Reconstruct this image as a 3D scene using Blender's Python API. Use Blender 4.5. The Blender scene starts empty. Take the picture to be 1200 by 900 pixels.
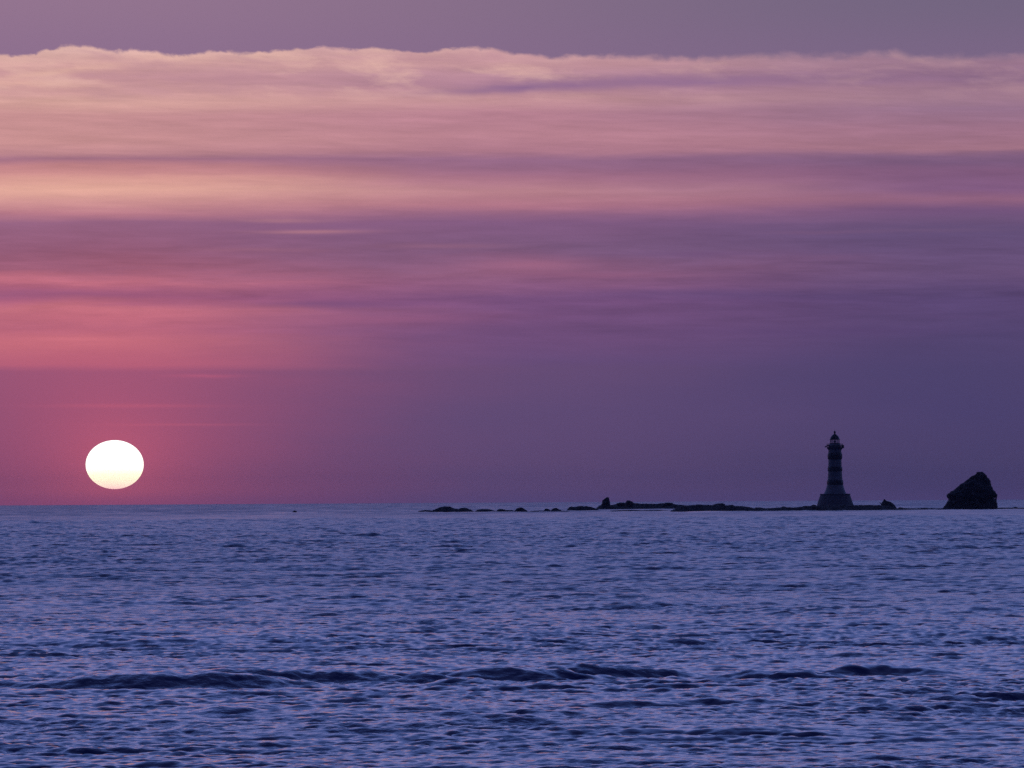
import bpy, bmesh, math, random
import numpy as np
from mathutils import Vector, noise as mn

scene = bpy.context.scene
C = scene.collection
R = math.radians

# ------------------------------------------------------------------ view geometry
K = 0.00779                      # degrees seen by one photo pixel (a 1200 px wide tele view)
H = 3.63                         # eye height above the water
TILT = 0.0057                    # the camera was held slightly tilted
KR = R(K)

def level(px):                   # eye level in the photograph at column px
    return 587.0 - TILT * (px - 600)

def dist_of(px, py):             # distance of a point of the water surface
    return H / math.tan((py - level(px)) * KR)

def X_at(px, py, d):
    return d * math.tan(((px - 600) - TILT * (py - 450)) * KR)

def Z_at(px, py, d):
    return H - d * math.tan((py - level(px)) * KR)

# ------------------------------------------------------------------ camera
cam = bpy.data.cameras.new('camera')
cam.sensor_width = 36.0
cam.lens = 18.0 / math.tan(600 * KR)
cam.clip_start = 0.5
cam.clip_end = 200000
co = bpy.data.objects.new('camera', cam)
C.objects.link(co)
co.location = (0, 0, H)
from mathutils import Matrix
pitch = 137 * KR
co.matrix_world = (Matrix.Translation((0, 0, H)) @ Matrix.Rotation(R(90) + pitch, 4, 'X')
                   @ Matrix.Rotation(-math.atan(TILT), 4, 'Z'))
scene.camera = co

scene.view_settings.view_transform = 'Standard'
scene.view_settings.look = 'None'
scene.view_settings.gamma = 1
scene.view_settings.exposure = 0
scene.cycles.max_bounces = 6
scene.cycles.glossy_bounces = 4
scene.cycles.transparent_max_bounces = 8
scene.cycles.use_denoising = False
scene.cycles.denoiser = 'OPENIMAGEDENOISE'

# ------------------------------------------------------------------ node helper
def s2l(c):
    c = c / 255.0
    return c / 12.92 if c <= 0.04045 else ((c + 0.055) / 1.055) ** 2.4

def rgb(r, g, b):
    return (s2l(r), s2l(g), s2l(b), 1.0)

class E:
    """a value flowing through a node tree; arithmetic on it adds Math nodes"""
    nt = None
    def __init__(self, s): self.s = s
    @staticmethod
    def op(kind, *a, clamp=False):
        n = E.nt.nodes.new('ShaderNodeMath'); n.operation = kind; n.use_clamp = clamp
        for i, v in enumerate(a):
            if isinstance(v, E): E.nt.links.new(v.s, n.inputs[i])
            else: n.inputs[i].default_value = v
        return E(n.outputs[0])
    def __add__(self, o): return E.op('ADD', self, o)
    __radd__ = __add__
    def __sub__(self, o): return E.op('SUBTRACT', self, o)
    def __rsub__(self, o): return E.op('SUBTRACT', o, self)
    def __mul__(self, o): return E.op('MULTIPLY', self, o)
    __rmul__ = __mul__
    def __truediv__(self, o): return E.op('DIVIDE', self, o)

def smooth(v, a, b, lo=0.0, hi=1.0):
    n = E.nt.nodes.new('ShaderNodeMapRange'); n.interpolation_type = 'SMOOTHSTEP'
    E.nt.links.new(v.s, n.inputs[0])
    for i, q in enumerate((a, b, lo, hi)):
        if isinstance(q, E): E.nt.links.new(q.s, n.inputs[i + 1])
        else: n.inputs[i + 1].default_value = q
    return E(n.outputs[0])

def vec(x, y, z=0.0):
    n = E.nt.nodes.new('ShaderNodeCombineXYZ')
    for i, v in enumerate((x, y, z)):
        if isinstance(v, E): E.nt.links.new(v.s, n.inputs[i])
        else: n.inputs[i].default_value = v
    return E(n.outputs[0])

def fbm(v, scale=1.0, detail=4.0, rough=0.5, dist=0.0):
    n = E.nt.nodes.new('ShaderNodeTexNoise'); n.noise_dimensions = '3D'
    E.nt.links.new(v.s, n.inputs['Vector'])
    n.inputs['Scale'].default_value = scale; n.inputs['Detail'].default_value = detail
    n.inputs['Roughness'].default_value = rough; n.inputs['Distortion'].default_value = dist
    return E(n.outputs[0])

def mixc(f, a, b, mode='MIX'):
    n = E.nt.nodes.new('ShaderNodeMix'); n.data_type = 'RGBA'; n.blend_type = mode
    if isinstance(f, E): E.nt.links.new(f.s, n.inputs[0])
    else: n.inputs[0].default_value = f
    for i, v in ((6, a), (7, b)):
        if isinstance(v, E): E.nt.links.new(v.s, n.inputs[i])
        else: n.inputs[i].default_value = v
    return E(n.outputs[2])

def ramp(f, stops):
    n = E.nt.nodes.new('ShaderNodeValToRGB'); cr = n.color_ramp
    cr.interpolation = 'B_SPLINE' if False else 'LINEAR'
    E.nt.links.new(f.s, n.inputs[0])
    stops = sorted(stops)
    cr.elements[0].position = stops[0][0]; cr.elements[0].color = stops[0][1]
    cr.elements[1].position = stops[-1][0]; cr.elements[1].color = stops[-1][1]
    for p, c in stops[1:-1]:
        e = cr.elements.new(p); e.color = c
    return E(n.outputs[0])

# ------------------------------------------------------------------ sky
SUN_AZ = (134 - 600) * K                 # degrees, left of the view axis
SUN_EL = (level(134) - 545) * K
world = bpy.data.worlds.new('World'); scene.world = world
world.use_nodes = True
nt = world.node_tree; E.nt = nt
for n in list(nt.nodes): nt.nodes.remove(n)
out = nt.nodes.new('ShaderNodeOutputWorld')
bg = nt.nodes.new('ShaderNodeBackground'); bg.inputs[1].default_value = 1.0
nt.links.new(bg.outputs[0], out.inputs[0])
tc = nt.nodes.new('ShaderNodeTexCoord')
sp = nt.nodes.new('ShaderNodeSeparateXYZ'); nt.links.new(tc.outputs['Generated'], sp.inputs[0])
dx, dy, dz = (E(sp.outputs[i]) for i in range(3))
DEG = 180 / math.pi
az = E.op('ARCTAN2', dx, dy) * DEG                       # azimuth, degrees
el = E.op('ARCSINE', dz, clamp=False) * DEG              # elevation, degrees
azc = E.op('MINIMUM', E.op('MAXIMUM', az, -30.0), 30.0)
# the cloud sheets hang very slightly tilted against the horizon
es = el + azc * TILT

def T(y, x=600):                                          # a cloud height in ramp units
    return (587.0 - y) * K / 4.8

n1 = fbm(vec(az * 0.35, es * 2.2, 3.1), 1.0, 5.0, 0.55) - 0.5
n2 = fbm(vec(az * 0.55, es * 7.0, 9.7), 1.0, 5.0, 0.6, 0.3) - 0.5
n3 = fbm(vec(az * 1.4, es * 16.0, 1.7), 1.0, 4.0, 0.6, 0.4) - 0.5
low = smooth(es, 0.75, 1.7)
wisp = smooth(es, 1.1, 1.5) * smooth(es, 2.5, 2.2)
ew = es + (n1 * (0.09 + wisp * 0.16) + n2 * (0.09 + wisp * 0.12)) * low
t = ew / 4.8

L_ = [(588,(132,76,116)),(540,(136,78,116)),(480,(142,82,118)),(436,(150,86,120)),(428,(184,99,123)),(400,(200,111,125)),(384,(184,103,124)),
      (366,(198,114,128)),(350,(168,95,126)),(330,(194,112,130)),(316,(158,96,120)),(290,(147,93,120)),(260,(149,100,130)),
      (250,(186,124,138)),(238,(212,152,150)),(222,(230,173,157)),(208,(208,146,144)),(197,(196,134,138)),(188,(164,114,134)),(181,(188,134,141)),
      (165,(203,147,147)),(135,(201,146,147)),(120,(216,165,157)),(105,(205,154,155)),(92,(200,149,154)),(75,(212,163,160)),(60,(216,172,167)),(45,(214,170,167))]
M_ = [(588,(95,75,120)),(540,(97,76,118)),(480,(98,77,119)),(432,(103,78,119)),(425,(104,78,122)),(400,(114,80,124)),
      (366,(120,82,126)),(350,(122,82,126)),(330,(138,90,126)),(316,(146,96,128)),(290,(126,91,126)),(262,(130,92,130)),
      (252,(146,100,132)),(240,(180,120,138)),(224,(190,134,144)),(205,(165,112,134)),(195,(152,106,134)),(186,(150,106,136)),(178,(178,124,142)),
      (160,(187,132,146)),(132,(184,130,146)),(116,(196,146,152)),(105,(186,138,151)),(98,(176,130,150)),(88,(184,138,154)),(76,(198,150,156)),(60,(200,152,158)),(45,(196,150,158))]
R_ = [(588,(76,66,111)),(540,(77,67,109)),(480,(77,67,111)),(432,(79,68,111)),(400,(83,69,112)),
      (366,(88,70,113)),(350,(90,71,115)),(330,(98,76,118)),(316,(104,80,120)),(290,(102,80,120)),(270,(100,80,120)),
      (258,(110,84,122)),(246,(118,86,126)),(234,(146,100,128)),(222,(130,92,130)),(200,(130,92,126)),(190,(124,92,126)),(182,(130,96,128)),
      (174,(160,114,132)),(150,(158,114,136)),(128,(150,114,140)),(114,(160,122,142)),(104,(158,120,142)),(92,(142,108,138)),(80,(154,118,142)),(60,(164,128,150)),(45,(160,126,148))]
cl = ramp(t, [(T(y), rgb(*c)) for y, c in L_])
cm = ramp(t, [(T(y), rgb(*c)) for y, c in M_])
cr_ = ramp(t, [(T(y), rgb(*c)) for y, c in R_])
aw = az + n1 * 2.0
mL = smooth(aw, -4.2, 0.2)
mR = smooth(aw, -0.4, 4.4)
band = mixc(mR, mixc(mL, cl, cm), cr_)
# fine cirrus texture in the sheets
tex = 1.0 + (n2 * (0.28 + wisp * 0.25) + n3 * (0.26 + wisp * 0.2)) * smooth(es, 1.0, 2.0)
texv = vec(tex, tex, tex)
band = mixc(1.0, band, texv, 'MULTIPLY')

wv = fbm(vec(az * 1.2, 4.4), 1.0, 3.0, 0.6) - 0.5
def streak(x, y, w, h, amt, seed, col, target, slope=0.0):
    """one thin lit or dark wisp of cloud at azimuth/elevation of a photo spot"""
    a0 = (x - 600) * K; e0 = (587 - y) * K
    wob = (wv if int(seed) % 2 else n1) * (h * K * 2.6)
    u = (az - a0) / (w * K); v = (es - e0 + wob - (az - a0) * slope) / (h * K)
    g = E.op('EXPONENT', (u * u + v * v) * -1.0)
    g = g * (0.95 + (n3 if int(seed) % 2 else n2) * 1.3) * amt
    return mixc(E.op('MINIMUM', g, 1.0), target, rgb(*col))
for q in [(330,259,50,2.5,.38,1.,(190,132,138)),(365,271,60,2.2,.5,2.,(196,134,140)),(300,293,80,2.5,.3,3.,(165,108,128)),
          (520,288,70,3.,.35,4.,(165,110,132)),(60,345,170,6,.5,5.,(140,86,124)),(380,357,80,4.5,.6,6.,(112,76,122)),
          (200,498,75,1.4,.35,7.,(200,100,126)),(150,476,85,2.2,.4,8.,(196,98,124)),(240,441,40,2.,.4,9.,(196,98,128)),
          (620,309,70,8,.5,10.,(166,104,130)),(690,322,110,4,.4,11.,(150,94,126)),(90,398,50,3.,.4,12.,(226,128,140)),
          (1080,270,110,2.5,.35,15.,(122,92,126)),
          (960,302,60,4,.4,16.,(122,86,122)),(1130,372,80,1.8,.3,17.,(92,70,114)),(820,297,70,3,.4,18.,(112,80,122)),
          (960,272,60,2,.4,19.,(128,92,126)),(30,99,80,5,.6,20.,(232,182,165)),(130,372,110,9,.35,21.,(220,122,138)),
          (420,374,140,6,.4,22.,(158,94,128)),(110,210,260,5,.35,23.,(234,176,158)),(450,262,120,3,.35,24.,(140,96,134)),
          (980,388,170,5,.25,25.,(88,66,114)),(840,345,150,6,.35,26.,(84,68,116)),(60,86,70,4,.55,27.,(232,184,166),0.12),(190,68,60,5,.4,28.,(230,182,168),0.03),
          (290,92,110,3.5,.35,29.,(190,140,148)),(60,70,45,4,.3,30.,(186,138,150))]:
    band = streak(*q[:7], band, *q[7:])

# clear dusk air above the cloud sheet
clear = mixc(smooth(az, -4.5, 4.7), rgb(148, 117, 144), rgb(116, 102, 129))
clear = mixc(smooth(es, 4.6, 4.0, 0.0, 0.35), clear, rgb(134, 104, 142))
puff = fbm(vec(az * 1.5, es * 3.5, 5.3), 1.0, 6.0, 0.55, 0.25) - 0.5
puf2 = fbm(vec(az * 6.0, es * 9.0, 2.3), 1.0, 4.0, 0.55, 0.2) - 0.5
side = smooth(az, -1.0, 3.0, 1.0, 0.28)
top = [(-60,60),(0,61),(40,62),(60,58),(78,53),(100,51.5),(120,54),(136,58),(160,56),(184,56.5),(195,61.5),(210,62),(225,59),(270,57.5),(300,60),(330,55),(380,50.5),
       (405,54),(440,53),(480,57),(520,55),(550,52),(582,53),(602,60),(660,62),(720,58.5),(800,61),(900,58),(1045,57),(1056,54.5),(1070,60),(1260,58)]
azw = az + (puf2 * 0.22 + puff * 0.12)
ridge_ = ramp(azw / 12.0 + 0.5, [((x_ - 600) * K / 12 + 0.5, ((70 - y_) / 20,) * 3 + (1,)) for x_, y_ in top])
edge = (587 - 73) * K + ridge_ * (20 * K) + (puff * 0.08 + puf2 * 0.10)
soft = smooth(az, -1.0, 3.0, 0.026, 0.10)
cover = smooth(es, edge - soft, edge + 0.012, 1.0, 0.0)
rim = smooth(es, edge - 0.10, edge - 0.01) * (0.25 + puff * 0.9) * side
band = mixc(E.op('MAXIMUM', rim * 0.9, 0.0), band, rgb(228, 186, 172))
fib = fbm(vec(az * 1.1 + es * 1.5, es * 15.0 + az * 0.5, 16.0), 1.0, 5.0, 0.62, 0.2) - 0.5
fibv = 1.0 + fib * 0.34 * smooth(es, 2.6, 3.3)
band = mixc(1.0, band, vec(fibv, fibv, fibv), 'MULTIPLY')
bil = (fbm(vec(az * 1.3, es * 5.0 + az * 0.35, 6.1), 1.0, 5.0, 0.6, 0.25) - 0.5) * smooth(es, 3.55, 3.85) * side
band = mixc(E.op('MAXIMUM', E.op('MINIMUM', bil * 3.2, 0.75), 0.0), band, rgb(230, 184, 172))
band = mixc(E.op('MAXIMUM', E.op('MINIMUM', bil * -2.6, 0.6), 0.0), band, rgb(186, 138, 152))
band = streak(620, 103, 100, 5.5, .95, 13., (142, 106, 144), band, 0.05)
band = streak(800, 94, 150, 7.0, .85, 31., (146, 110, 146), band, 0.02)
front = mixc(cover, clear, band)

# red glow of the low sun in the haze
du = (az - SUN_AZ); dv = (es - SUN_EL)
rr = E.op('SQRT', du * du * 0.75 + dv * dv)
glow = E.op('EXPONENT', rr * -1.75)
glow2 = E.op('EXPONENT', rr * -0.75) * smooth(es, 1.5, 1.1)
front = mixc(E.op('MINIMUM', glow * 0.95, 1.0), front, rgb(205, 98, 122))
front = mixc(glow2 * 0.10, front, rgb(196, 84, 112))
# grey-blue murk lying on the horizon
front = mixc(smooth(el, 0.13, -0.02, 0.0, 0.5), front, mixc(mL, rgb(132, 74, 118), rgb(84, 72, 122)))

# the upper sky, never seen directly but mirrored by the waves
sky = nt.nodes.new('ShaderNodeTexSky'); sky.sky_type = 'NISHITA'; sky.sun_disc = False
sky.sun_elevation = R(SUN_EL); sky.sun_rotation = R(SUN_AZ)
upt = smooth(el, 4.5, 60.0)
up = ramp(el / 90.0, [(0.045, (0.17, 0.19, 0.46, 1)), (0.07, (0.14, 0.235, 0.66, 1)), (0.17, (0.10, 0.20, 0.66, 1)), (0.28, (0.055, 0.12, 0.44, 1)),
                      (0.42, (0.03, 0.045, 0.18, 1)), (1.0, (0.015, 0.022, 0.09, 1))])
up = mixc(1.0, up, mixc(1.0, E(sky.outputs[0]), (0.03, 0.03, 0.03, 1), 'MULTIPLY'), 'ADD')
patch = fbm(vec(az * 0.03, el * 0.16, 7.7), 1.0, 4.0, 0.55)
up = mixc(smooth(patch, 0.5, 0.75, 0.0, 0.3), up, (0.15, 0.18, 0.48, 1))
sk = mixc(smooth(es, 4.55, 5.8), front, up)
# away from the sunset the sky is dark
azd = E.op('ABSOLUTE', az)
cosb = E.op('COSINE', az / DEG) * E.op('COSINE', el / DEG)
away = smooth(cosb, 0.75, -0.2)
sk = mixc(away, sk, (0.018, 0.025, 0.10, 1))
nt.links.new(sk.s, bg.inputs[0])
world.cycles.sampling_method = 'MANUAL'
world.cycles.sample_map_resolution = 2048

# ------------------------------------------------------------------ sun lamp (nearly drowned in haze)
sl = bpy.data.lights.new('sun_lamp', 'SUN'); sl.energy = 0.04; sl.angle = R(0.40); sl.color = (1, 0.5, 0.35)
slo = bpy.data.objects.new('sun_lamp', sl); C.objects.link(slo)
sd = Vector((math.sin(R(SUN_AZ)) * math.cos(R(SUN_EL)), math.cos(R(SUN_AZ)) * math.cos(R(SUN_EL)), math.sin(R(SUN_EL))))
slo.location = sd * 500
slo.rotation_euler = (-sd).to_track_quat('-Z', 'Y').to_euler()

# ------------------------------------------------------------------ mesh helpers
def tag(o, label=None, cat=None, group=None, kind=None):
    if label: o['label'] = label
    if cat: o['category'] = cat
    if group: o['group'] = group
    if kind: o['kind'] = kind
    return o

def mesh_obj(name, verts, faces, mat, parent=None, smooth_=True, loc=(0, 0, 0)):
    me = bpy.data.meshes.new(name)
    me.from_pydata([tuple(v) for v in verts], [], faces)
    me.update()
    me.polygons.foreach_set('use_smooth', [smooth_] * len(me.polygons))
    me.materials.append(mat)
    o = bpy.data.objects.new(name, me); C.objects.link(o)
    o.location = loc
    if parent: o.parent = parent
    return o

def empty(name, loc):
    o = bpy.data.objects.new(name, None); C.objects.link(o); o.location = loc
    return o

def new_mat(name):
    m = bpy.data.materials.new(name); m.use_nodes = True
    E.nt = m.node_tree
    return m, m.node_tree, m.node_tree.nodes['Principled BSDF']

# ------------------------------------------------------------------ materials
def water_material():
    m, nt, b = new_mat('sea_water')
    b.inputs['Base Color'].default_value = (0.010, 0.035, 0.15, 1)
    b.inputs['IOR'].default_value = 1.333
    b.inputs['Roughness'].default_value = 0.06
    geo = nt.nodes.new('ShaderNodeNewGeometry')
    s = nt.nodes.new('ShaderNodeSeparateXYZ'); nt.links.new(geo.outputs['Position'], s.inputs[0])
    x, y, z = (E(s.outputs[i]) for i in range(3))
    gust = fbm(vec(x * 0.035, y * 0.10, 4.0), 1.0, 3.0, 0.55)
    r1 = fbm(vec(x * 5.0, y * 4.0, z * 8.0), 1.0, 3.0, 0.55)
    r2 = fbm(vec(x * 0.8 + 11.0, y * 0.9, 2.0), 1.0, 3.0, 0.6)
    st = smooth(gust, 0.40, 0.60, 0.35, 1.0)
    far = smooth(y, 120.0, 700.0)
    r3 = fbm(vec(x * 0.22, y * 0.10, 8.0), 1.0, 5.0, 0.62)
    hgt = r1 * 0.035 * st + (r2 * 0.16 + r3 * 0.9) * far
    paws = fbm(vec(x * 0.022, y * 0.0035, 12.0), 1.0, 5.0, 0.65) - 0.5
    paw2 = fbm(vec(x * 0.09, y * 0.012, 14.0), 1.0, 4.0, 0.65) - 0.5
    deep = smooth(y, 700.0, 2200.0)
    hgt = hgt + paw2 * 3.0 * deep
    rgh = (paws * 0.5 + paw2 * 0.4) * deep + smooth(y, 110.0, 300.0, 0.05, 0.19) + smooth(y, 450.0, 2500.0, 0.0, 0.12)
    nt.links.new(rgh.s, b.inputs['Roughness'])
    bp = nt.nodes.new('ShaderNodeBump'); bp.inputs['Strength'].default_value = 1.0
    bp.inputs['Distance'].default_value = 1.0
    nt.links.new(hgt.s, bp.inputs['Height']); nt.links.new(bp.outputs[0], b.inputs['Normal'])
    return m

def rock_material(name, c0, c1, scale=0.6):
    m, nt, b = new_mat(name)
    tc = nt.nodes.new('ShaderNodeTexCoord'); v = E(tc.outputs['Object'])
    a = fbm(v, scale, 8.0, 0.65)
    col = mixc(smooth(a, 0.35, 0.65), c0, c1)
    nt.links.new(col.s, b.inputs['Base Color'])
    b.inputs['Roughness'].default_value = 0.8
    bp = nt.nodes.new('ShaderNodeBump'); bp.inputs['Strength'].default_value = 0.8; bp.inputs['Distance'].default_value = 0.3
    nt.links.new((fbm(v, scale * 3, 6.0, 0.6)).s, bp.inputs['Height']); nt.links.new(bp.outputs[0], b.inputs['Normal'])
    return m

def plain(name, c, rough=0.6, metal=0.0, var=0.15, scale=0.8):
    m, nt, b = new_mat(name)
    tc = nt.nodes.new('ShaderNodeTexCoord'); v = E(tc.outputs['Object'])
    a = fbm(v, scale, 6.0, 0.6)
    dark = tuple(q * (1 - 2 * var) for q in c) + (1,)
    col = mixc(smooth(a, 0.3, 0.7), dark, tuple(c) + (1,))
    nt.links.new(col.s, b.inputs['Base Color'])
    b.inputs['Roughness'].default_value = rough; b.inputs['Metallic'].default_value = metal
    return m

M_water = water_material()
M_rock = rock_material('reef_rock', (0.035, 0.033, 0.03, 1), (0.10, 0.09, 0.08, 1))
M_pale = rock_material('washed_hazy_rock', (0.06, 0.06, 0.06, 1), (0.14, 0.13, 0.12, 1))  # wet, far ledges: distance haze is put into this paler rock colour
M_white = plain('weathered_white_paint', (0.30, 0.295, 0.28), 0.6)
M_black = plain('dark_band_paint', (0.065, 0.065, 0.07), 0.5)
M_stone = plain('granite_plinth', (0.22, 0.21, 0.20), 0.8, scale=1.5)
M_iron = plain('painted_iron', (0.10, 0.10, 0.11), 0.5)
M_dome = plain('dome_copper', (0.06, 0.065, 0.07), 0.45)
mg, ntg, bgl = new_mat('lantern_glass')
bgl.inputs['Alpha'].default_value = 0.3; bgl.inputs['Roughness'].default_value = 0.15
bgl.inputs['Base Color'].default_value = (0.5, 0.55, 0.6, 1)
M_glass = mg

# ------------------------------------------------------------------ the setting sun: a squashed disc of fire far beyond the horizon
def make_sun():
    D = 60000.0
    m = bpy.data.materials.new('sun_fire'); m.use_nodes = True; nt = m.node_tree; E.nt = nt
    for n in list(nt.nodes): nt.nodes.remove(n)
    o_ = nt.nodes.new('ShaderNodeOutputMaterial'); em = nt.nodes.new('ShaderNodeEmission')
    nt.links.new(em.outputs[0], o_.inputs[0])
    tc = nt.nodes.new('ShaderNodeTexCoord'); s = nt.nodes.new('ShaderNodeSeparateXYZ'); nt.links.new(tc.outputs['Object'], s.inputs[0])
    rz = 0.5 * (573.4 - 516) * KR * D; rx = 34.0 * KR * D
    h = E(s.outputs[2]) / rz
    # its light reddens where it has crossed more air
    col = ramp(h * 0.5 + 0.5, [(0.0, (1.0, 0.58, 0.55, 1)), (0.10, (1.03, 0.80, 0.62, 1)), (0.2, (1.08, 0.93, 0.66, 1)), (0.3, (1.15, 1.0, 0.72, 1)), (0.46, (1.2, 1.12, 1.0, 1)), (1.0, (1.25, 1.2, 1.15, 1))])
    nt.links.new(col.s, em.inputs[0]); em.inputs[1].default_value = 1.45
    bm = bmesh.new(); bmesh.ops.create_uvsphere(bm, u_segments=96, v_segments=64, radius=1.0)
    for v in bm.verts: v.co = Vector((v.co.x * rx, v.co.y * rx, v.co.z * rz))
    me = bpy.data.meshes.new('sun'); bm.to_mesh(me); bm.free()
    me.polygons.foreach_set('use_smooth', [True] * len(me.polygons)); me.materials.append(m)
    o = bpy.data.objects.new('sun', me); C.objects.link(o)
    o.location = (X_at(134, 544.7, D), D, Z_at(134, 544.7, D))
    tag(o, 'white glowing flattened sun setting just above the sea horizon', 'sun')
make_sun()

# ------------------------------------------------------------------ the sea
def fft_tile(N, L, lmax, lmin, seed, spread, slope):
    """random wave field on an N x N tile of side L, wavelengths lmax..lmin; z, dx, dy"""
    rng = np.random.default_rng(seed)
    k1 = 2 * np.pi * np.fft.fftfreq(N, L / N)
    kx, ky = np.meshgrid(k1, k1)
    k = np.hypot(kx, ky); k[0, 0] = 1
    P = k ** -3.7
    c = np.abs(ky) / k
    P *= (0.035 + c ** spread)
    k0, k9 = 2 * np.pi / lmax, 2 * np.pi / lmin
    P *= np.where((k >= k0) & (k < k9), 1.0, 0.0); P[0, 0] = 0
    Hh = np.sqrt(P) * (rng.standard_normal((N, N)) + 1j * rng.standard_normal((N, N)))
    z = np.fft.ifft2(Hh).real
    sy = np.fft.ifft2(1j * ky * Hh).real
    f = slope / sy.std()
    dxx = np.fft.ifft2(1j * kx / k * Hh).real
    dyy = np.fft.ifft2(1j * ky / k * Hh).real
    return [(q * f).astype(np.float32) for q in (z, dxx, dyy)]

def sample(tile, L, x, y, ang):
    ca, sa = math.cos(ang), math.sin(ang)
    u = (x * ca + y * sa) / L; v = (-x * sa + y * ca) / L
    N = tile[0].shape[0]
    u = (u % 1) * N; v = (v % 1) * N
    i = np.floor(u).astype(np.int64); j = np.floor(v).astype(np.int64)
    fu = (u - i).astype(np.float32); fv = (v - j).astype(np.float32)
    i %= N; j %= N; i1 = (i + 1) % N; j1 = (j + 1) % N
    res = []
    for t in tile:
        res.append(t[j, i] * (1 - fu) * (1 - fv) + t[j, i1] * fu * (1 - fv) + t[j1, i] * (1 - fu) * fv + t[j1, i1] * fu * fv)
    z, a, b = res
    return z, a * ca - b * sa, a * sa + b * ca

def ss(a, b, x):
    t = np.clip((x - a) / (b - a), 0, 1); return t * t * (3 - 2 * t)

def low_noise(x, y, seed, n=14, l0=60, l1=12, along=0.0):
    rng = np.random.default_rng(seed); s = np.zeros_like(x)
    for _ in range(n):
        l = l1 * (l0 / l1) ** rng.random(); a = rng.normal(0, 0.5); k = 2 * np.pi / l
        s += np.sin(k * (x * (math.sin(a) * 2.5 if not along else along) + y * math.cos(a)) + rng.random() * 6.28)
    return s / math.sqrt(n / 2)

# breaking swell lines nearing the shore: (crest points in the photograph, height, base width)
RIDGES = [
    ([(-60, 803.5), (40, 803), (90, 802.5), (130, 802), (200, 801.5), (260, 801), (310, 800.5), (380, 800)], [0.12, 0.14, 0.30, 0.40, 0.42, 0.40, 0.26, 0.0]),
    ([(200, 797.5), (280, 796.5), (350, 795.5), (430, 795), (500, 794.5), (590, 794)], [0.0, 0.26, 0.36, 0.32, 0.26, 0.0]),
    ([(480, 800), (520, 799.5), (570, 799), (640, 798)], [0.0, 0.10, 0.12, 0.0]),
    ([(450, 790), (550, 788.5), (610, 787), (650, 786.5), (740, 786)], [0.0, 0.30, 0.44, 0.30, 0.0]),
    ([(620, 783), (680, 782.5), (740, 782), (790, 781.5), (830, 781)], [0.0, 0.34, 0.36, 0.26, 0.0]),
    ([(830, 786), (880, 785), (940, 784.5), (1010, 784)], [0.0, 0.22, 0.24, 0.0]),
    ([(920, 778), (980, 777.5), (1040, 777), (1090, 777), (1140, 776.5)], [0.0, 0.28, 0.30, 0.24, 0.0]),
    ([(660, 826), (720, 825.5), (760, 825), (830, 825)], [0.0, 0.13, 0.11, 0.0]),
    ([(1080, 820), (1130, 819.5), (1190, 819), (1260, 819)], [0.0, 0.17, 0.20, 0.1]),
    ([(220, 834), (260, 834), (330, 834)], [0.0, 0.16, 0.0]),
    ([(820, 845), (880, 845), (950, 845)], [0.0, 0.07, 0.0]),
    ([(40, 880), (110, 880), (190, 879)], [0.0, 0.10, 0.0]),
    ([(980, 872), (1030, 872), (1100, 871)], [0.0, 0.10, 0.0]),
]

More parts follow.
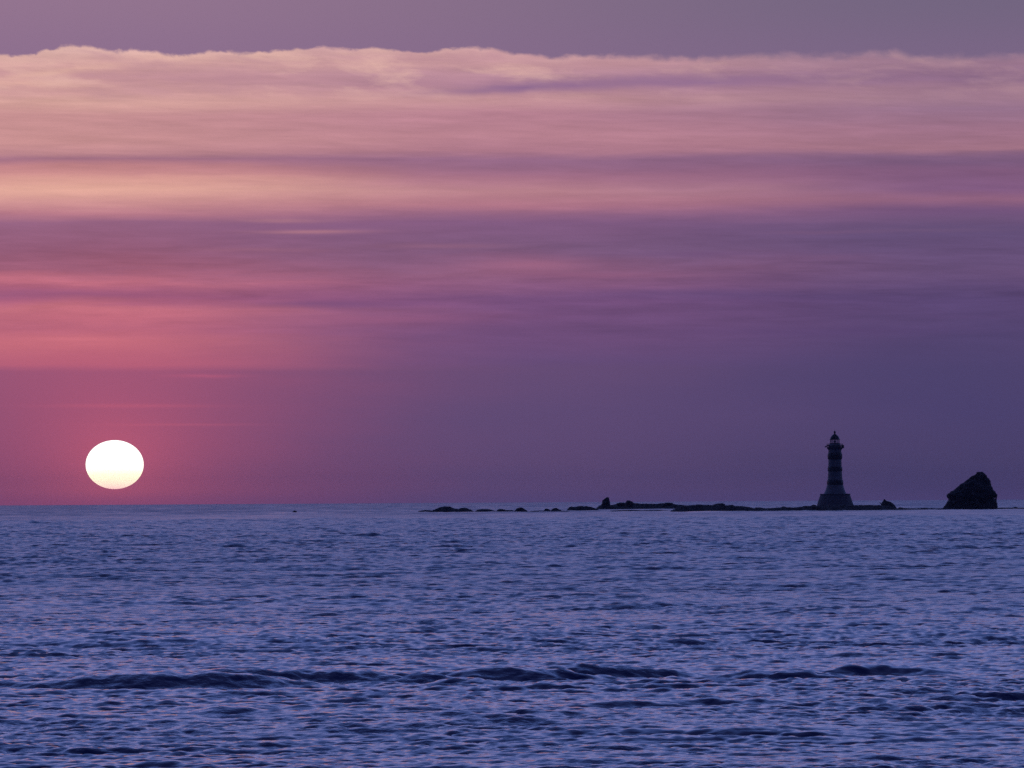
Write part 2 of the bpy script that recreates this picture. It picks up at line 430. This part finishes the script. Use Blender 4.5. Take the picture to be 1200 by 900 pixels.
def make_sea():
    rs = [np.array([2, 5, 10, 18, 28, 38, 46, 54, 60, 65, 69, 72])]
    r = 74.0; rows = []
    while r < 12000:
        rows.append(r)
        q = 0.0009 if r < 170 else (max(0.17, 0.0007 * r) / r if r < 1300 else (0.0032 if r < 3000 else 0.012))
        r *= 1 + q
    rs = np.concatenate([rs[0], np.array(rows), [12500.0]])
    dense = np.radians(np.linspace(-5.4, 5.4, 900))
    side = np.radians(np.concatenate([np.linspace(5.7, 9, 40), np.linspace(9.5, 30, 24), np.linspace(35, 180, 30)]))
    az_ = np.concatenate([-side[::-1], dense, side])
    A, Rr = np.meshgrid(az_, rs)
    X = (Rr * np.sin(A)); Y = (Rr * np.cos(A))
    x = X.astype(np.float64); y = Y.astype(np.float64)
    Z = np.zeros_like(x); DX = np.zeros_like(x); DY = np.zeros_like(x)
    wide = 1 - ss(R(6), R(20), np.abs(A))
    gust = low_noise(x, y, 5, 24, 90, 7)
    gmod = 0.72 + 0.42 * ss(-1.2, 1.2, gust)
    # (N, L, lmax, lmin, seed, spread, slope, choppiness, angle, fade start, fade end, gusts?)
    for N, L, l1, l0, seed, sprd, slope, chop, ang, f0, f1, gu in [
            (512, 613.0, 60, 9, 11, 3.0, 0.016, 0.8, 0.10, 5000, 12000, 0),
            (1024, 211.0, 7, 2.0, 12, 6.0, 0.034, 1.0, -0.08, 2800, 7000, 1),
            (1024, 53.0, 2.0, 0.9, 13, 6.0, 0.070, 1.1, 0.10, 1200, 3000, 1),
            (1024, 23.0, 0.9, 0.42, 14, 4.0, 0.13, 0.9, -0.12, 400, 1300, 1),
            (1024, 11.0, 0.42, 0.18, 15, 3.0, 0.20, 0.8, 0.2, 130, 320, 1)]:
        tile = fft_tile(N, L, l1, l0, seed, sprd, slope)
        z, a, b = sample(tile, L, x, y, ang)
        w = (1 - ss(f0, f1, Rr)) * wide
        if gu: w = w * gmod * (0.72 + 0.28 * ss(88, 128, Rr))      # calmer in the lee of the swell line
        if N == 1024 and L > 20: w = w * (1 + (0.9 if L > 50 else 0.3) * ss(150, 600, Rr))   # rougher offshore
        Z += z * w; DX += a * w * chop; DY += b * w * chop
    for pts, hs in RIDGES:
        xs = []; ys = []
        for px, py in pts:
            py += 8
            d = dist_of(px, py); xs.append(X_at(px, py, d)); ys.append(d)
        yc = np.interp(x, xs, ys) + 0.22 * low_noise(x, y * 0.02, 77, 10, 14, 4, 1.0)
        hh = 0.62 * np.interp(x, xs, hs) * (1 + 0.05 * low_noise(x, y * 0.02, 78, 14, 3, 0.5, 1.0))
        hh = np.where((x > xs[0]) & (x < xs[-1]), hh, 0.0)
        s = (y - yc)
        wf = 0.28 + 1.4 * hh; wb = 1.6 + 5 * hh
        g = np.where(s < 0, np.exp(-(s / wf) ** 2), np.exp(-(s / wb) ** 2))
        Z += hh * g
        Z -= 0.25 * hh * np.exp(-((s + 3.0 * wf) / (1.6 * wf)) ** 2)
    x = x - DX; y = y - DY
    nr, nc = x.shape
    co_ = np.empty((nr * nc, 3), np.float32)
    co_[:, 0] = x.ravel(); co_[:, 1] = y.ravel(); co_[:, 2] = Z.ravel()
    idx = np.arange(nr * nc).reshape(nr, nc)
    a = idx[:-1, :-1].ravel(); b = idx[:-1, 1:].ravel(); c = idx[1:, 1:].ravel(); d = idx[1:, :-1].ravel()
    f = np.stack([a, b, c, d], 1).astype(np.int32)
    me = bpy.data.meshes.new('sea')
    me.vertices.add(len(co_)); me.vertices.foreach_set('co', co_.ravel())
    me.loops.add(f.size); me.loops.foreach_set('vertex_index', f.ravel())
    me.polygons.add(len(f))
    me.polygons.foreach_set('loop_start', np.arange(0, f.size, 4, dtype=np.int32))
    me.polygons.foreach_set('use_smooth', np.ones(len(f), bool))
    me.update(calc_edges=True)
    me.materials.append(M_water)
    o = bpy.data.objects.new('sea', me); C.objects.link(o)
    tag(o, 'choppy blue-violet sea with short dark ripples and a low swell line', kind='structure')
make_sea()

# ------------------------------------------------------------------ rocks
def nz(x, y=0.0, z=0.0, o=4):
    return mn.fractal(Vector((x, y, z)), 0.9, 2.0, o)

def ledge(name, pts, wl, label, depth=16.0, seed=0.0, rough=0.35, mat=None, cat='rock', group=None, step=0.35):
    """a low reef: its skyline follows pts (photo columns, heights); wl = waterline; real depth behind it"""
    pm = pts[len(pts) // 2][0]
    d = dist_of(pm, wl) + depth / 2
    xs = [X_at(p[0], p[1], d) for p in pts]; zs = [max(Z_at(p[0], p[1], d), 0.05) for p in pts]
    n = max(8, int((xs[-1] - xs[0]) / step)); m = 26
    cx = 0.5 * (xs[0] + xs[-1])
    V = []
    for i in range(n + 1):
        x = xs[0] + (xs[-1] - xs[0]) * i / n
        zt = float(np.interp(x, xs, zs))
        endf = min(1.0, (x - xs[0]) / 1.5 + 0.02, (xs[-1] - x) / 1.5 + 0.02)
        dep = depth * (0.75 + 0.25 * nz(x * 0.12, seed, 3.3, 2)) * (0.35 + 0.65 * min(1, endf + 0.2))
        yo = 1.4 * nz(x * 0.22, seed + 5, 0, 3)
        crest = 0.5 + 0.2 * nz(x * 0.3, seed, 9.0, 2)
        for j in range(m + 1):
            t = j / m
            s = (t / crest) if t < crest else (1 - t) / (1 - crest)
            shp = min(1.0, s * 1.25) ** 0.7
            z = -0.9 + (zt + 0.9) * shp
            z += (nz(x * 0.9, t * dep * 0.9, seed) * rough + nz(x * 2.6, t * dep * 2.6, seed + 4) * rough * 0.4) * min(1, zt) * (0.35 if abs(t - crest) < 0.08 else 1.0) * min(1, s * 2)
            z = min(z, zt + 0.12)
            V.append((x - cx, (t - 0.5) * dep + yo, z))
    F = []
    w = m + 1
    for i in range(n):
        for j in range(m):
            F.append((i * w + j, (i + 1) * w + j, (i + 1) * w + j + 1, i * w + j + 1))
    b0 = len(V)                                            # underside, below the water
    for i in range(n + 1):
        F_ = V[i * w]; G_ = V[i * w + m]
        V.append((F_[0], F_[1], -1.6)); V.append((G_[0], G_[1], -1.6))
    for i in range(n):
        p, q = b0 + 2 * i, b0 + 2 * i + 2
        F.append((p, q, (i + 1) * w, i * w)); F.append((p + 1, i * w + m, (i + 1) * w + m, q + 1)); F.append((p, p + 1, q + 1, q))
    F.append([b0] + [j for j in range(0, w)] + [b0 + 1]); F.append([b0 + 2 * n] + [b0 + 2 * n + 1] + [n * w + j for j in range(m, -1, -1)])
    o = mesh_obj(name, V, F, mat or M_rock, smooth_=False, loc=(cx, d, 0))
    return tag(o, label, cat, group)

def loft_rock(name, prof, d, label, depth=0.8, seed=0.0, rough=0.3, cat='rock', mat=None, zb=-0.8, group=None, seg=48, sub=5, strata=0.0):
    """an upright rock from its outline: prof = [(photo y, left x, right x)] from base to top"""
    lev = []
    for py, xl, xr in prof:
        lev.append((Z_at(0.5 * (xl + xr), py, d), X_at(xl, py, d), X_at(xr, py, d)))
    if lev[0][0] > zb: lev.insert(0, (zb, lev[0][1] - 0.2, lev[0][2] + 0.2))
    fine = []
    for a, b in zip(lev[:-1], lev[1:]):
        for k in range(sub):
            t = k / sub; fine.append(tuple(a[i] + (b[i] - a[i]) * t for i in range(3)))
    fine.append(lev[-1])
    cx = 0.5 * (lev[0][1] + lev[0][2])
    ymid = 0.0
    V = []; F = []
    for z, xl, xr in fine:
        c = 0.5 * (xl + xr); rx = 0.5 * (xr - xl); ry = rx * depth
        for k in range(seg):
            a = 2 * math.pi * k / seg
            ca, sa = math.cos(a), math.sin(a)
            q = 0.8                                        # blocky cross-section
            ex = math.copysign(abs(ca) ** q, ca); ey = math.copysign(abs(sa) ** q, sa)
            n_ = nz(ca * rx * 0.45 + seed, sa * ry * 0.45, z * 0.55, 5) * rough + strata * math.sin(z * 3.1 + nz(ca * 1.5, sa * 1.5, seed, 2) * 3) * 0.5
            V.append((c - cx + ex * (rx + n_ * 0.6), ey * (ry + n_ * 1.2), z + 0.25 * n_))
    for i in range(len(fine) - 1):
        for k in range(seg):
            F.append((i * seg + k, i * seg + (k + 1) % seg, (i + 1) * seg + (k + 1) % seg, (i + 1) * seg + k))
    F.append(list(range(seg))[::-1]); F.append([(len(fine) - 1) * seg + k for k in range(seg)])
    o = mesh_obj(name, V, F, mat or M_rock, smooth_=False, loc=(cx, d, 0))
    return tag(o, label, cat, group)

def boulder(px, pbase, w, h, d, label, seed, group=None, name='boulder', yr=0.9, lean=0.0):
    """w, h in photo pixels; sits on whatever is at height pbase"""
    mpp = d * KR
    bm = bmesh.new(); bmesh.ops.create_icosphere(bm, subdivisions=4, radius=1.0)
    rx, rz = w * 0.5 * mpp, h * mpp
    for v in bm.verts:
        p = v.co.copy()
        for a in range(3): p[a] = math.copysign(abs(p[a]) ** 0.8, p[a])
        n_ = 1 + 0.28 * nz(p.x * 1.1 + seed, p.y * 1.1, p.z * 1.1, 4)
        v.co = Vector((p.x * rx * n_ + lean * p.z * rx, p.y * rx * yr * n_, p.z * rz * n_))
    me = bpy.data.meshes.new(name); bm.to_mesh(me); bm.free(); me.materials.append(M_rock)
    o = bpy.data.objects.new(name, me); C.objects.link(o)
    o.location = (X_at(px, pbase, d), d, Z_at(px, pbase, d))
    return tag(o, label, 'rock', group)

RG = 'low rocks of the reef'
ledge('reef_ledge', [(490,599.2),(497,598),(505,598.4),(508,599.4)], 600.2, 'faint awash strip of rock left of the leftmost dark islet', 8, 1.0, .2, M_pale, group=RG)
ledge('rock_islet', [(503,600),(506,598.6),(510,597.2),(515,595.0),(520,593.8),(527,594.2),(532,596.2),(537,597.4),(540,595.8),(546,595.4),(550,597.2),(556,599.8)], 600.4,
      'low humped dark islet at the far left end of the reef', 14, 2.0, .4)
ledge('reef_ledge', [(556,599.5),(560,597.5),(566,596.9),(573,597.2),(580,598.6),(583,599.6)], 600.2, 'faint low ledge just right of the leftmost islet', 8, 3.0, .2, M_pale, group=RG)
ledge('reef_rock', [(581,600),(583,597.8),(586,596.6),(590,597.4),(594,598.4),(600,598),(604,599.8)], 600.2, 'small flat rock awash between the leftmost islet and a humped rock', 7, 4.0, .3, group=RG)
ledge('reef_rock', [(602,599.8),(605,596.6),(608,595.2),(613,595.6),(616,597.4),(619,599.9)], 600.2, 'small humped dark rock standing alone right of the leftmost islet', 6, 5.0, .35, group=RG)
ledge('reef_ledge', [(619,600),(626,598.9),(636,598.8),(645,598.6),(656,598.4),(668,599.6)], 600.1, 'thin awash strip of reef carrying two small pale humps', 8, 6.0, .2, M_pale, group=RG)
ledge('reef_rock', [(637,599.5),(639,596.6),(642,596.4),(645,598.0)], 599.6, 'left one of the two little humps on the thin awash strip', 4, 7.0, .3, M_pale, group=RG)
ledge('reef_rock', [(645,599.2),(648,596.2),(652,595.8),(656,597.4),(659,599.0)], 599.6, 'right one of the two little humps on the thin awash strip', 4, 8.0, .3, M_pale, group=RG)
ledge('reef_ledge', [(664,598.5),(667,594.8),(670,594.0),(673,594.8),(680,593.5),(688,593.8),(694,594.6),(699,596.6),(702,598)], 598.8,
      'short dark ledge just left of the upright block of rock', 14, 9.0, .35, group=RG)
L6 = [(698,597.2),(700,595.0),(703,592.6),(708,592.2),(716,592.4),(721,591.6),(725,590.4),(731,589.6),(735,589.8),(741,589.8),(746,590.2),(752,590.8),(758,590.6),(768,591),(777,590.2),(783,589.8),(790,591.2),(802,592.6),(815,594),(830,595.6)]
ledge('reef_ledge', L6, 597.0, 'long back ledge of the reef carrying the upright block', 30, 10.0, .5)
d6 = dist_of(760, 597.0) + 15
loft_rock('upright_rock', [(593.5,703.8,716.4),(590,705.2,715.2),(588,705.4,714.6),(586.6,706.2,714.2),(585,708.0,714.0),(583.6,710.4,713.2),(583.0,711.4,712.6)], d6 - 1,
          'dark upright block of rock with a pointed top on the left part of the reef', 0.8, 3.0, .35, zb=0.5)
boulder(738, 590.6, 9, 3.6, d6, 'rounded boulder on the back ledge right of the upright block', 21.0, RG)
boulder(728, 591.4, 11, 2.2, d6 + 2, 'broad low boulder between the upright block and the rounded boulder', 22.0, RG)
boulder(783, 591.2, 12, 1.7, d6 - 3, 'low broad hump at the right end of the back ledge', 23.0, RG)
ledge('reef_ledge', [(715,598.9),(728,598.2),(742,597.8),(752,598.4),(762,598.1),(775,598),(788,598.9)], 599.4, 'thin dark line of rock awash before the back ledge', 7, 11.0, .2, group=RG)
L7 = [(786,599),(790,597.4),(794,595.4),(800,593.8),(806,592.9),(812,592.5),(820,592.4),(828,592.2),(836,592.6),(844,592.4),(850,592.6),(856,593.0),(862,593.6),(874,593.9),(879,595.2),(885,595.9),(892,595.5),(898,596.2),(905,595.8),(914,595.2),(920,594.8),(930,595.4),(938,594.6),(944,593.9),(950,593.4),(957,593.2),(966,593.6),(975,595)]
ledge('reef_ledge', L7, 599.6, 'long dark front ledge of the reef running up to the lighthouse', 22, 12.0, .45, step=.3)
d7 = dist_of(860, 599.6) + 9
boulder(843, 592.9, 13, 2.6, d7, 'flat topped block, highest boulder on the front ledge', 31.0, RG)
boulder(820, 592.9, 9, 1.4, d7 + 1, 'small boulder on the front ledge left of the flat topped block', 32.0, RG)
boulder(857, 593.6, 8, 1.6, d7 - 1, 'small boulder on the front ledge right of the flat topped block', 33.0, RG)
boulder(889, 596.2, 9, 1.2, d7, 'low boulder where the front ledge dips nearest the water', 34.0, RG)
boulder(919, 595.6, 6, 1.8, d7 - 2, 'small knob on the front ledge halfway to the lighthouse', 35.0, RG)
boulder(954, 593.6, 6, 1.9, d7, 'little pointed boulder close against the left foot of the lighthouse', 36.0, RG)
boulder(944, 594.4, 7, 1.2, d7 + 1, 'low boulder second left from the foot of the lighthouse', 37.0, RG)
L8 = [(948,597),(954,594.2),(960,592.8),(980,592.4),(1001,592.3),(1015,592.4),(1030,592.4),(1036,592.6),(1041,593.2),(1046,594.4),(1052,596.2),(1056,597.6)]
ledge('lighthouse_rock', L8, 598.5, 'flat dark shelf of rock under the lighthouse', 20, 13.0, .3)
d8 = dist_of(1001, 598.5) + 10
loft_rock('jagged_rock', [(594.4,1031.6,1051.0),(592.5,1032.8,1048.6),(590.5,1034.0,1046.0),(589.2,1034.2,1044.6),(588.2,1034.6,1042.4),(587.0,1035.0,1039.6),(586.0,1035.6,1038.2),(585.2,1036.2,1037.2)], d8 - 2,
          'jagged dark rock with a sharp tip just right of the lighthouse', 0.8, 5.0, .4, zb=0.0)
loft_rock('rock_spike', [(592.0,1033.4,1036.0),(590.8,1032.4,1034.4),(589.7,1031.2,1032.4),(589.0,1030.6,1031.2)], d8 - 4,
          'thin slanting rock spike leaning left from the foot of the jagged rock', 0.8, 6.0, .08, zb=0.8)
ledge('reef_ledge', [(1046,597.6),(1052,596.2),(1062,596.0),(1075,596.2),(1085,595.8),(1096,596.2),(1108,596.0),(1116,596.6)], 597.9, 'thin flat ledge joining the jagged rock to the sea stack', 12, 14.0, .3)
boulder(1056, 596.6, 8, 1.7, dist_of(1056, 597.9) + 5, 'small boulder on the thin ledge right of the jagged rock', 41.0, RG)
boulder(1083, 596.6, 9, 1.1, dist_of(1083, 597.9) + 5, 'flat small boulder midway between jagged rock and sea stack', 42.0, RG)
dS = dist_of(1137, 597.4) + 8
loft_rock('sea_stack', [(597.4,1100.5,1168.4),(596,1103.5,1168.0),(592,1108.5,1167.2),(587.4,1111.6,1166.0),(584.5,1111.8,1164.6),(582.2,1110.2,1166.4),(580.4,1110.0,1168.4),(579.4,1111.0,1168.2),(577,1114.2,1166.4),(574,1117.4,1163.6),(570.3,1121,1162.0),(567,1127.4,1160.4),(564,1132.6,1159.4),(561,1137.4,1158.4),(558,1141,1156.6),(555.6,1142.6,1153.8),(554.0,1143.2,1151.6),(553.4,1144.4,1150.2)], dS,
          'large dark wedge-shaped sea stack with a blunt peak at the right of the reef', 0.75, 8.0, 1.0, zb=-1.0, seg=110, sub=7, strata=.0)
loft_rock('rock_pillar', [(592,1164.6,1168.0),(588,1166.2,1168.0),(585,1166.6,1168.0),(582,1165.4,1168.6),(580,1164.8,1168.9),(578,1164.9,1166.6)], dS - 3,
          'thin crumbling pillar of rock against the right flank of the sea stack', 0.9, 9.0, .12, zb=-0.5)
ledge('reef_ledge', [(1163,597.2),(1168,595.6),(1176,595.2),(1184,595.4),(1190,594.6),(1193,595.4),(1205,595.2),(1230,595.4),(1262,595.0),(1280,597)], 596.9, 'thin flat ledge running off right from the sea stack', 12, 15.0, .3)
boulder(1190, 595.6, 5, 1.2, dist_of(1190, 596.9) + 5, 'tiny knob on the ledge right of the sea stack', 43.0, RG)
db = dist_of(345, 601.3)
boulder(345, 601.3, 5.0, 2.6, db, 'tiny lone dark rock far out in the open water below the sunset', 51.0, name='lone_rock')

# ------------------------------------------------------------------ lighthouse
DL = d8
MP = DL * KR
LX = X_at(979.2, 592, DL)
ZW = Z_at(980, 598.5, DL)
def zy(py): return Z_at(979, py, DL)

def lathe(name, prof, mat, parent, seg=48, smooth_=True, cap=True):
    V = []; F = []
    for r_, z in prof:
        for k in range(seg):
            a = 2 * math.pi * k / seg
            V.append((r_ * math.cos(a), r_ * math.sin(a), z))
    for i in range(len(prof) - 1):
        for k in range(seg):
            F.append((i * seg + k, i * seg + (k + 1) % seg, (i + 1) * seg + (k + 1) % seg, (i + 1) * seg + k))
    if cap:
        F.append(list(range(seg))[::-1]); F.append([(len(prof) - 1) * seg + k for k in range(seg)])
    o = mesh_obj(name, V, F, mat, parent, smooth_)
    if smooth_:
        m = o.modifiers.new('edges', 'EDGE_SPLIT'); m.split_angle = R(35)
    return o

def tube(bm, a, b, r_, seg=8):
    a = Vector(a); b = Vector(b); d = b - a
    q = d.to_track_quat('Z', 'Y')
    va = [bm.verts.new(a + q @ Vector((r_ * math.cos(2 * math.pi * k / seg), r_ * math.sin(2 * math.pi * k / seg), 0))) for k in range(seg)]
    vb = [bm.verts.new(v.co + d) for v in va]
    for k in range(seg):
        bm.faces.new((va[k], va[(k + 1) % seg], vb[(k + 1) % seg], vb[k]))
    bm.faces.new(va[::-1]); bm.faces.new(vb)

def box(bm, c, s, rz=0.0):
    m = Matrix.Translation(c) @ Matrix.Rotation(rz, 4, 'Z') @ Matrix.Diagonal((s[0], s[1], s[2], 1))
    bmesh.ops.create_cube(bm, size=1.0, matrix=m)

def bm_obj(name, bm, mat, parent):
    me = bpy.data.meshes.new(name); bm.to_mesh(me); bm.free(); me.materials.append(mat)
    o = bpy.data.objects.new(name, me); C.objects.link(o); o.parent = parent
    return o

def lighthouse():
    z0 = zy(593.4)
    root = empty('lighthouse', (LX, DL, z0))
    tag(root, 'banded stone lighthouse with domed lantern standing on the reef', 'lighthouse')
    P = lambda r_, py: (r_ * MP, zy(py) - z0)
    # stepped stone plinth
    pl = lathe('plinth', [P(22.2, 594.6), P(21.6, 592.6), P(20.2, 588), P(18.6, 583.4), P(17.6, 580.6), P(17.5, 580.2), P(18.0, 580.1), P(18.0, 578.9), P(12.5, 578.8)], M_stone, root, 24, False)
    # flared white tower
    lathe('tower', [P(13.4, 578.9), P(13.0, 578.2), P(12.0, 576.2), P(11.0, 573.8), P(10.2, 571.2), P(9.6, 568.6), P(9.3, 568.4), P(8.7, 562), P(8.35, 557), P(8.1, 552), P(7.9, 547.4), P(7.75, 542), P(7.7, 538), P(7.6, 534), P(7.6, 530.6),
                    P(7.6, 528), P(7.8, 526.4), P(8.1, 525.6), P(8.6, 524.95)], M_white, root)
    for y0, y1, r_, bul in ((569.0, 562.8, 9.25, .45), (552.6, 547.0, 8.3, .45), (538.6, 530.6, 8.0, .75)):
        prof = []
        for k in range(9):
            t = k / 8
            prof.append(P(r_ + bul * math.sin(math.pi * t) ** 0.6 if 0 < t < 1 else r_, y0 + (y1 - y0) * t))
        lathe('band', prof, M_black, root)
    # gallery
    g = lathe('gallery', [P(8.9, 524.9), P(9.6, 524.8), P(9.6, 524.1), P(6.6, 524.05)], M_iron, root)
    for k in range(12):
        bm = bmesh.new()
        a = 2 * math.pi * k / 12 + 0.1
        ca, sa = math.cos(a), math.sin(a)
        zt = zy(524.9) - z0; zb_ = zy(527.4) - z0
        tube(bm, (ca * 7.6 * MP, sa * 7.6 * MP, zb_), (ca * 9.2 * MP, sa * 9.2 * MP, zt), 0.11, 6)
        bm_obj('bracket', bm, M_iron, g)
    bm = bmesh.new()
    n = 20; rr_ = 9.3 * MP; zb_ = zy(524.2) - z0; hgt = 1.05
    for k in range(n):
        a = 2 * math.pi * k / n; b = 2 * math.pi * (k + 1) / n
        p = (rr_ * math.cos(a), rr_ * math.sin(a)); q = (rr_ * math.cos(b), rr_ * math.sin(b))
        tube(bm, (*p, zb_ - 0.05), (*p, zb_ + hgt), 0.035, 6)
        for hh in (hgt, hgt * 0.66, hgt * 0.33):
            tube(bm, (*p, zb_ + hh), (*q, zb_ + hh), 0.028, 6)
    bm_obj('railing', bm, M_iron, g)
    bm = bmesh.new()                                        # tilted panel carried outside the rail
    m = Matrix.Translation((-9.6 * MP, -0.4, zb_ + 0.35)) @ Matrix.Rotation(R(-28), 4, 'Y') @ Matrix.Diagonal((1.35, 1.1, 0.34, 1))
    bmesh.ops.create_cube(bm, size=1.0, matrix=m)
    bm_obj('panel', bm, M_iron, g)
    bm = bmesh.new(); box(bm, (9.2 * MP, -0.5, zb_ + 0.15), (0.75, 0.8, 1.0))
    bmesh.ops.bevel(bm, geom=bm.edges[:], offset=0.08, segments=2)
    bm_obj('equipment_box', bm, M_iron, g)
    # watch room and lantern
    lathe('watch_room', [P(7.4, 524.1), P(7.4, 521.6), P(6.5, 520.9), P(6.4, 519.7), P(5.8, 519.6)], M_white, root)
    lz0, lz1 = zy(519.7) - z0, zy(515.4) - z0
    ln = lathe('lantern_floor', [(5.9 * MP, lz0 - 0.02), (5.9 * MP, lz0 + 0.12), (4.6 * MP, lz0 + 0.13)], M_iron, root, 24)
    lr = 5.35 * MP
    lathe('lantern_glass', [(lr, lz0 + 0.1), (lr, lz1)], M_glass, root, 20, False, cap=False)
    for k in range(10):
        bm = bmesh.new()
        a = 2 * math.pi * k / 10 + 0.15
        tube(bm, ((lr + .03) * math.cos(a), (lr + .03) * math.sin(a), lz0), ((lr + .03) * math.cos(a), (lr + .03) * math.sin(a), lz1 + .02), 0.05, 6)
        bm_obj('glazing_bar', bm, M_iron, root)
    lathe('lamp', [(0.22, lz0 + 0.1), (0.22, lz0 + 0.4), (0.36, lz0 + 0.45), (0.42, lz0 + 0.62), (0.36, lz0 + 0.82), (0.12, lz0 + 0.86)], M_iron, root, 20)
    # dome
    prof = [(6.1 * MP, lz1), (6.1 * MP, lz1 + 0.14), (5.6 * MP, lz1 + 0.2)]
    hd = (515.0 - 508.4) * MP
    for k in range(1, 11):
        t = k / 10
        prof.append(((5.5 * math.cos(t * math.pi / 2) ** 0.85 * (1 - 0.12 * t) + 0.9 * t) * MP, lz1 + 0.2 + hd * t * 0.92))
    dm = lathe('dome', prof, M_dome, root)
    zt = lz1 + 0.2 + hd * 0.92
    lathe('finial', [(0.9 * MP, zt - .02), (0.22, zt + 0.2), (0.3, zt + 0.35), (0.36, zt + 0.55), (0.3, zt + 0.75), (0.1, zt + 0.88), (0.04, zt + 0.95), (0.03, zt + 1.5)], M_dome, dm, 16)
    return root
lighthouse()

# ------------------------------------------------------------------ sea haze
def make_haze():
    m = bpy.data.materials.new('sea_haze'); m.use_nodes = True; nt = m.node_tree
    for n in list(nt.nodes): nt.nodes.remove(n)
    o_ = nt.nodes.new('ShaderNodeOutputMaterial'); v = nt.nodes.new('ShaderNodeVolumePrincipled')
    v.inputs['Color'].default_value = (0.75, 0.8, 0.95, 1); v.inputs['Density'].default_value = 2.6e-5
    v.inputs['Anisotropy'].default_value = 0.0
    nt.links.new(v.outputs[0], o_.inputs['Volume'])
    bm = bmesh.new(); box(bm, (0, 0, 28), (27000, 27000, 60))
    me = bpy.data.meshes.new('haze'); bm.to_mesh(me); bm.free(); me.materials.append(m)
    o = bpy.data.objects.new('haze', me); C.objects.link(o)
    tag(o, 'thin bluish sea haze between the shore and the horizon', kind='stuff')
make_haze()
